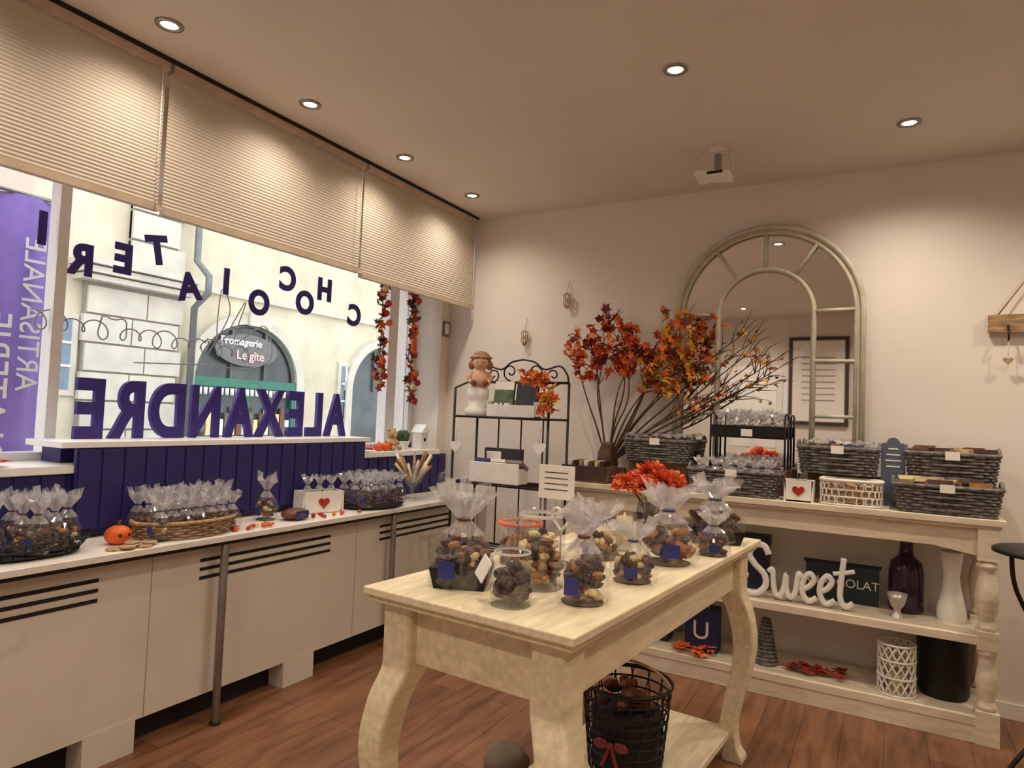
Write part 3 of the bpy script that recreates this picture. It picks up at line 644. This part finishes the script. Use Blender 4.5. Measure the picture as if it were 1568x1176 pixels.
def leafpile(name,x,y,z,n,r,seed,mm):
    b=MB(name,(x,y,z));rd=random.Random(seed)
    for i in range(n):
        b.add(leafmesh((rd.uniform(-r,r),rd.uniform(-r*.4,r*.4),.012+rd.uniform(0,.025)),rd.uniform(.03,.05),rd,True),rd.choice(mm),False)
    b.build()
leafpile('autumn_leaves',-.92,3.79,BZ,14,.14,1,[lf[1],orange]);leafpile('autumn_leaves',-.31,3.86,BZ,20,.13,2,[lf[0],lf[3],red])
b=MB('lattice_lantern',(.05,3.84,BZ))
for k in range(14):
    for s in (-1,1):
        b.add(tube([(.08*math.cos(2*pi*k/14+s*t*1.6),.08*math.sin(2*pi*k/14+s*t*1.6),.01+.23*t) for t in [i/8 for i in range(9)]],.005,5),whitew)
for z in (.006,.085,.165,.24): b.add(tube([(.082*math.cos(2*pi*i/28),.082*math.sin(2*pi*i/28),z) for i in range(28)],.006,5,True),whitew)
b.add(lathe([(.078,0),(.078,.006)],24),whitew);b.add(lathe([(.035,.006),(.035,.1)],16),ivory);b.build()
b=MB('black_round_pot',(.25,3.96,BZ));b.add(lathe([(.10,0),(.11,.02),(.115,.28),(.11,.3),(.095,.3),(.093,.05)],32,cap=False),black);b.add(lathe([(.09,.02),(.093,.2)],24),dark);b.build()
# ============================================================ ETAGERE
RX0,RX1,RY0,RY1=-2.27,-1.64,3.32,3.58
b=MB('wrought_iron_etagere')
for x in (RX0,RX1):
    for y in (RY0,RY1): b.add(tube([(x,y,0),(x,y,1.60 if y==RY1 else 1.55)],.008,8),black)
    b.add(tube([(x,RY0,1.55),(x,(RY0+RY1)/2,1.59),(x,RY1,1.60)],.006,6),black)
    for z in (.2,.6,.99,1.38): b.add(tube([(x,RY0,z),(x,RY1,z)],.006,6),black)
for z in (.2,.6,.99,1.38):
    for y in (RY0,RY1,(RY0+RY1)/2,RY0+.065,RY1-.065): b.add(tube([(RX0,y,z),(RX1,y,z)],.007 if y in(RY0,RY1) else .004,6),black)
b.add(tube([(RX0,RY1,1.60),(RX1,RY1,1.60)],.008,6),black)
for xx in (RX0+.16,RX0+.32,RX0+.47):
    b.add(tube([(xx,RY1,.99),(xx,RY1,1.38)],.005,6),black);b.add(tube([(xx,RY1,.6),(xx,RY1,.99)],.005,6),black)
cx=(RX0+RX1)/2
def scroll(c0,r0,turns,s,ph):
    return [(c0[0]+s*r0*(1-t*.8)*math.cos(ph+turns*2*pi*t),RY1,c0[1]+r0*(1-t*.8)*math.sin(ph+turns*2*pi*t)) for t in [i/24 for i in range(25)]]
for s in (-1,1):
    b.add(tube(scroll((cx+s*.085,1.665),.055,1.2,s,-pi*.5),.005,5),black)
    b.add(tube(scroll((cx+s*.21,1.645),.045,1.2,-s,-pi*.5),.005,5),black)
    b.add(tube(catmull([(cx,RY1,1.74),(cx+s*.08,RY1,1.725),(cx+s*.15,RY1,1.68),(cx+s*.25,RY1,1.70),(cx+s*.3,RY1,1.65),(cx+s*.312,RY1,1.6)],5),.006,5),black)
b.build()
ez=1.388
b=MB('white_tiered_canister',(-2.17,3.42,ez));b.add(lathe([(.07,0),(.075,.01),(.075,.04),(.06,.05),(.06,.1),(.065,.11),(.065,.16),(.05,.17),(.045,.175)],24),white);b.build()
b=MB('harvest_doll',(-2.16,3.42,ez+.175),rz=.5);skin=M('doll_skin',(226,180,150),.7);hair=M('doll_hair',(150,104,66),.8,bump=.5);brn=M('doll_brown',(120,84,60),.8)
b.add(lathe([(.05,0),(.062,.02),(.058,.06),(.035,.095),(.02,.11)],18),M('doll_dress',(222,176,146),.8));b.add(ball((0,0,.15),.052,18),skin)
b.add(ball((0,.012,.168),.060,20,.85,1,lambda a,z:1+.03*math.sin(9*a)),hair)
b.add(tube([(.062*math.cos(2*pi*i/20),.012+.062*math.sin(2*pi*i/20),.178) for i in range(20)],.008,6,True),tanw)
for s in (-1,1):
    b.add(ball((s*.017,-.046,.145),.005,8),dark);b.add(tube([(s*.04,0,.08),(s*.07,-.02,.05),(s*.055,-.05,.03)],[.016,.014,.012],8),M('doll_sleeve',(206,150,118),.8));b.add(ball((s*.055,-.052,.028),.014,8),skin)
    b.add(tube([(s*.03,-.03,.018),(s*.035,-.07,.018)],[.018,.014],8),brn);b.add(ball((s*.035,-.075,.02),.018,8),brn);b.add(ball((s*.054,.0,.13),.022,8,1.4),hair)
b.add(ball((0,-.053,.137),.006,8),skin);b.add(tube([(-.012,-.048,.122),(0,-.05,.118),(.012,-.048,.122)],.002,4),red);b.build()
b=MB('brochure_holder',(-1.92,3.42,ez));b.box(-.16,.16,-.04,.04,0,.006,white);b.box(-.16,.16,-.042,-.036,0,.07,white);b.box(-.16,.16,.036,.042,0,.1,white);b.box(-.16,-.155,-.04,.04,0,.09,white);b.box(.155,.16,-.04,.04,0,.09,white)
T=Matrix.Rotation(-.15,4,'X');b.box(-.14,-.01,-.01,.01,.01,.21,M('brochure_green',(90,112,70),.5,var=.4,scale=12),T);b.box(.01,.15,-.01,.01,.01,.215,M('brochure_black',(38,36,40),.4,var=.3,scale=12),T);b.box(-.14,-.01,-.012,-.01,.16,.21,paper,T)
for i in range(3): b.box(-.12+.03*i,-.08+.03*i,-.03,.03,.006,.08,paper)
b.build()
b=MB('white_package_boxes',(-1.99,3.42,.998))
for i in range(3): b.box(-.17+i*.11,-.07+i*.11,-.06,.06,0,.09,white)
b.box(-.17,.16,-.08,-.065,0,.12,paper)
T=Matrix.Translation((0,0,.1))@Matrix.Rotation(-.5,4,'X')
for i in range(3): b.box(-.16+i*.11,-.06+i*.11,-.05,.05,0,.02,[bluel,paper,M('grey_pack',(150,140,130),.5)][i],T)
b.box(-.13,.12,.02,.06,.09,.2,M('pack_dark',(50,44,50),.5),None);b.box(-.11,-.01,.01,.02,.11,.18,paper);b.build(.003)
b=MB('autumn_leaf_swag',(-1.65,3.30,1.50));rd=random.Random(3)
b.add(tube([(-.12,-.02,.13),(0,-.02,.1),(.0,-.02,-.1)],.003,4),bark)
for i in range(90):
    t=rd.random();c0=(-.12+.14*min(1,t*2)+rd.uniform(-.05,.05),-.03+rd.uniform(-.03,.02),.12-.28*max(0,t-.3)+rd.uniform(-.03,.03));b.add(leafmesh(c0,rd.uniform(.02,.038),rd),rd.choice([lf[0],lf[1],lf[2]]),False)
b.build()
for x,z in ((RX0+.03,1.20),(RX1-.04,1.22)):
    b=MB('hanging_wooden_heart',(x,RY0-.015,z));heart(b,(0,0,.0),.04,white);b.add(tube([(0,0,.03),(0.0,0.005,.16)],.0015,4),white);b.build()
# ============================================================ COUNTER ITEMS
CZ=.82
b=MB('wire_tray_of_gift_bags',(-2.72,1.27,CZ))
for z,k in ((.01,.85),(.035,.95),(.06,1.05)): b.add(tube([(*sell(.13*k,.19*k,2*pi*i/40,.8),z) for i in range(40)],.004,5,True),black)
for i in range(28):
    t=2*pi*i/28;b.add(tube([(*sell(.11,.162,t,.8),.01),(*sell(.136,.2,t,.8),.06)],.002,4),black)
b.add(([(*sell(.12,.17,2*pi*i/30,.8),.012) for i in range(30)],[tuple(range(30))]),dark,False)
for i,(x,y) in enumerate([(-.06,-.12),(.03,-.13),(-.07,-.02),(.03,-.03),(-.05,.08),(.04,.07),(-.01,.14),(.07,.0)]): bag(b,(x,y,.014),.053,.22,60+i,n=26,seg=22)
for i in range(4): b.add(ball((.09*math.cos(i*pi/2+.8),.13*math.sin(i*pi/2+.8),.007),.007,6),black)
b.build()
b=MB('ceramic_pumpkin',(-2.68,1.58,CZ));b.add(ball((0,0,.038),.048,36,.8,1,lambda a,z:1+.08*abs(math.sin(4*a))-.04),orange);b.add(tube([(0,0,.07),(.003,0,.088),(.012,0,.095)],[.008,.006,.005],6),M('pumpkin_stem',(96,92,48),.7))
for s in (-1,1): b.add(ball((.046,s*.018,.042),.007,6),dark)
b.build()
b=MB('cookie_name_tags',(-2.58,1.58,CZ))
for i in range(5): b.add(lathe([(.028,0),(.03,.004),(.028,.008)],14,((i%2)*.025,(i-2)*.035,.0+(i%3)*.008)),tanw)
b.build()
b=MB('round_wicker_basket_of_gift_bags',(-2.70,1.89,CZ));wicker(b,.15,.225,.07,.08,tanw,rows=6,e=1,K=36,handles=False)
k=0
for i in range(7):
    for j in range(3):
        y=(i-3)*.058;x=(j-1)*.08
        if (x/.145)**2+(y/.22)**2<1: bag(b,(x,y,.012),.047,.19+.02*math.sin(k*2.1),100+k,n=24,seg=20);k+=1
b.build()
b=MB('cellophane_gift_bag',(-2.74,2.36,CZ));bag(b,(0,0,0),.06,.23,33,n=40);b.build()
b=MB('chocolate_pouch',(-2.64,2.46,CZ));b.add(ball((0,0,.03),.06,16,.5,1.3),milk);b.box(.05,.056,-.04,.04,.01,.05,bluel);b.build()
b=MB('heart_planter_box',(-2.74,2.72,CZ),pi/2*.8)
w_,d_,h_=.12,.06,.12;t=.008
b.box(-w_,w_,-d_,-d_+t,0,h_,white,tx=.02);b.box(-w_,w_,d_-t,d_,0,h_,white,tx=.02);b.box(-w_,-w_+t,-d_,d_,.0,h_,white);b.box(w_-t,w_,-d_,d_,0,h_,white);b.box(-w_+.02,w_-.02,-d_,d_,0,t,white);heart(b,(0,-d_-.001,h_*.5),.032,red)
for i in range(3): bag(b,(-.07+i*.07,0,.05),.036,.16,200+i,n=16,seg=20)
b.build()
b=MB('oval_tray_of_gift_bags',(-2.69,3.10,CZ));b.add(lathe([(.15,0),(.165,.012),(.17,.02)],30,sy=1.25),dark)
k=0
for i in range(5):
    for j in range(3): bag(b,((j-1)*.085,(i-2)*.075,.018),.046,.19,240+k,n=22,seg=20,mats=[choc,bluel,milk]);k+=1
b.build()
b=MB('glass_wafer_dish',(-2.70,3.50,CZ));b.add(lathe([(.05,0),(.05,.005),(.015,.02),(.015,.08),(.06,.12),(.1,.2),(.105,.22)],24,cap=False),glassm)
rd=random.Random(8)
for i in range(26):
    a=rd.uniform(0,6.28);b.add(tube([(0.02*math.cos(a),.02*math.sin(a),.12),(.12*math.cos(a),.12*math.sin(a),.24+rd.uniform(-.02,.07))],.009,6),rd.choice([ivory,gold,tanw,paper]))
b.build()
b=MB('scattered_confectionery',(-2.60,2.95,CZ));rd=random.Random(9)
for i in range(16): chunk(b,(rd.uniform(-.02,.06),rd.uniform(-.42,-.1) if i%2 else rd.uniform(-.9,-.62),.014),.015,rd.choice([orange,red,ivory,gold]),rd)
b.build()
b=MB('glass_bonbonniere',(-2.72,3.9,CZ));b.add(lathe([(.05,0),(.06,.01),(.06,.12),(.045,.14)],20,cap=False),glassm);pile(b,(0,0,0),.055,.055,.09,.018,25,[choc,milk,gold],5);b.add(lathe([(.05,.14),(.05,.15),(.01,.16),(.012,.18)],20),glassm);b.build()
SZ=1.125
b=MB('small_birdhouse',(-2.97,3.92,SZ));b.box(-.04,.04,-.04,.04,0,.12,white);b.add(([(-.05,-.05,.12),(.05,-.05,.12),(.05,.05,.12),(-.05,.05,.12),(-.05,0,.18),(.05,0,.18)],[(0,1,5,4),(2,3,4,5),(0,4,3),(1,2,5),(3,2,1,0)]),winwhite,False);b.add(lathe([(.014,0),(.014,.002)],12),dark,True,Matrix.Translation((.041,0,.07))@Matrix.Rotation(pi/2,4,'Y'));b.build()
b=MB('potted_succulent',(-2.99,3.74,SZ));b.add(lathe([(.035,0),(.05,.05),(.052,.06),(.045,.06)],18),white);rd=random.Random(4);gr=M('succulent_green',(70,96,60),.6)
for i in range(60):
    a=rd.uniform(0,6.28);q=rd.random();p=Vector((.045*q*math.cos(a),.045*q*math.sin(a),.06));b.add(tube([p,p+Vector((.025*math.cos(a),.025*math.sin(a),.04+.04*(1-q)))],[.009,.002],5),gr)
b.build()
b=MB('teddy_bear',(-2.96,3.58,SZ));tf=M('teddy_fur',(200,162,128),.9,bump=.5)
b.add(ball((0,0,.045),.045,14,1.0),tf);b.add(ball((.005,0,.11),.034,14),tf);b.add(ball((.035,0,.103),.013,10),ivory);b.add(ball((.047,0,.107),.004,6),dark)
for s in (-1,1): b.add(ball((0,s*.028,.14),.012,8),tf);b.add(ball((.05,s*.03,.018),.018,10),tf);b.add(tube([(0,s*.035,.07),(.035,s*.045,.045)],[.014,.012],7),tf);b.add(ball((.031,s*.012,.117),.004,6),dark)
b.build()
leafpile('autumn_leaves',-2.96,3.33,SZ,8,.045,5,[lf[1],orange]);leafpile('autumn_leaves',-2.98,1.22,SZ,14,.12,6,[lf[1],orange,lf[0]])
for y in (3.43,3.50):
    b=MB('orange_gourd',(-2.94,y,SZ));b.add(ball((0,0,.028),.034,20,.85,1,lambda a,z:1+.05*abs(math.sin(4*a))),orange);b.add(tube([(0,0,.05),(.004,0,.066)],.004,5),bark);b.build()
# ============================================================ wall decor
straw=M('straw_gold',(170,140,96),.6)
for x,z in ((-1.93,2.20),(-2.25,1.95)):
    b=MB('hanging_wire_ornament',(x,YB-.035,z))
    for k in range(8):
        a=2*pi*k/8;b.add(tube([(.006*math.cos(a),.006*math.sin(a),-.055),(.026*math.cos(a),.02*math.sin(a),-.02),(.02*math.cos(a),.018*math.sin(a),.01),(.03*math.cos(a),.02*math.sin(a),.035),(.004*math.cos(a),.004*math.sin(a),.05)],.003,4),straw)
    b.add(ball((0,0,0),.014,8),ivory);b.add(tube([(0,0,.05),(0,.03,.14)],.0015,4),straw);b.build()
b=MB('framed_wall_notice',(XW+.01,4.10,2.03));b.box(-.009,.006,-.035,.035,-.06,.05,M('frame_grey',(120,104,92),.5));b.box(.006,.008,-.025,.025,-.045,.035,paper);b.build()
b=MB('hanging_driftwood_hooks',(.66,YB-.03,1.96))
b.box(-.22,.22,-.01,.02,-.045,.045,M('driftwood',(170,136,100),.8,var=.3,scale=10,stretch=(1,1,6)))
b.add(tube([(-.18,0,.045),(0,.01,.32),(.18,0,.045)],.004,5),straw)
for x in (-.14,0,.14):
    b.add(tube([(x,-.01,-.01),(x,-.03,-.05),(x,-.035,-.08),(x,-.015,-.09)],.005,5),black);b.add(tube([(x,-.02,-.06),(x,-.02,-.17)],.0015,4),white);heart(b,(x,-.015,-.19),.022,tanw)
b.build()
b=MB('ceiling_spot_fixture',(-.80,3.53,H));b.add(lathe([(.045,-.015),(.045,0)],20),white)
for s in (-1,1): b.add(tube([(s*.015,0,-.015),(s*.075,0,-.03),(s*.08,0,-.12)],.005,6),white)
b.box(-.09,.09,-.07,.06,-.16,-.135,white,Matrix.Rotation(.12,4,'Y'));b.box(-.04,.04,-.072,-.07,-.155,-.14,dark);b.box(-.10,-.05,-.03,.03,-.17,-.14,white);b.box(-.015,.015,-.02,.02,-.135,-.03,M('grey_plastic',(150,146,140),.5));b.build(.004)
glow=bpy.data.materials.new('lamp_glow');glow.use_nodes=True;nt=glow.node_tree;nt.nodes.clear();o=nt.nodes.new('ShaderNodeOutputMaterial');em=nt.nodes.new('ShaderNodeEmission');em.inputs[0].default_value=(1,.86,.62,1);em.inputs[1].default_value=9;nt.links.new(em.outputs[0],o.inputs[0])
for x,y in ((-2.43,.78),(-2.43,1.5),(-2.43,2.22),(-2.43,2.94),(-2.43,3.65),(-.78,2.64),(.07,3.57),(-.78,1.0),(.9,1.4),(.9,2.7),(1.3,3.57),(-1.6,-.4),(.2,-.5)):
    e=empty('recessed_downlight',(x,y,H))
    b=MB('trim_ring',parent=e);b.add(lathe([(.052,0),(.05,-.006),(.035,-.008),(.032,-.001)],28,cap=False),steel);b.add(lathe([(.030,-.003),(.030,-.002)],24),glow);b.build()
    l=bpy.data.lights.new('bulb','SPOT');l.energy=(54 if y>0 else 80) if x>-2 else 26;l.color=(1,.865,.70);l.spot_size=math.radians(150);l.spot_blend=1;l.shadow_soft_size=.04
    lo=bpy.data.objects.new('bulb',l);scn.collection.objects.link(lo);lo.location=(0,0,-.02);lo.parent=e
b=MB('round_iron_side_table',(.60,3.42,0));b.add(lathe([(.2,.915),(.22,.92),(.22,.932),(.21,.937)],36),black)
for k in range(3):
    a=2*pi*k/3+pi+.35;b.add(tube(catmull([(.17*math.cos(a),.17*math.sin(a),.915),(.15*math.cos(a),.15*math.sin(a),.77),(.03*math.cos(a),.03*math.sin(a),.5),(.06*math.cos(a),.06*math.sin(a),.25),(.17*math.cos(a),.17*math.sin(a),.08),(.18*math.cos(a),.18*math.sin(a),.009)],5),.009,7),black)
b.add(tube([(.04*math.cos(2*pi*i/16),.04*math.sin(2*pi*i/16),.45) for i in range(16)],.006,5,True),black);b.build()
for i,x in enumerate((-.80,.9)):
    b=MB('framed_poster',(x,YF+.005,2.0));b.box(-.36,.36,0,.03,-.58,.58,M('poster_frame',(62,52,48),.4));b.box(-.31,.31,.03,.034,-.53,.53,paper)
    for k in range(8): b.box(-.2,.2,.034,.036,.3-k*.08,.31-k*.08,M('ink',(70,60,60),.7))
    b.build()
# ============================================================ WORLD
wd=bpy.data.worlds.new('sky');scn.world=wd;wd.use_nodes=True;nt=wd.node_tree;bg=nt.nodes['Background']
tc=nt.nodes.new('ShaderNodeTexCoord');sp=nt.nodes.new('ShaderNodeSeparateXYZ');rp=nt.nodes.new('ShaderNodeValToRGB')
rp.color_ramp.elements[0].color=(.95,.97,1,1);rp.color_ramp.elements[1].color=(.84,.91,1,1);nt.links.new(tc.outputs['Generated'],sp.inputs[0]);nt.links.new(sp.outputs[2],rp.inputs[0]);nt.links.new(rp.outputs[0],bg.inputs[0]);bg.inputs[1].default_value=2.65
# ============================================================ CAMERA
cam=bpy.data.cameras.new('camera');co=bpy.data.objects.new('camera',cam);scn.collection.objects.link(co)
cam.sensor_width=36;cam.lens=36*1019.4/1568;cam.clip_start=.02
yaw,pit,rol=[math.radians(a) for a in (29.526,2.65,2.285)]
co.matrix_world=Matrix.Translation((0,0,1.4))@(Matrix.Rotation(yaw,4,'Z')@Matrix.Rotation(pi/2+pit,4,'X')@Matrix.Rotation(rol,4,'Z'))
scn.camera=co
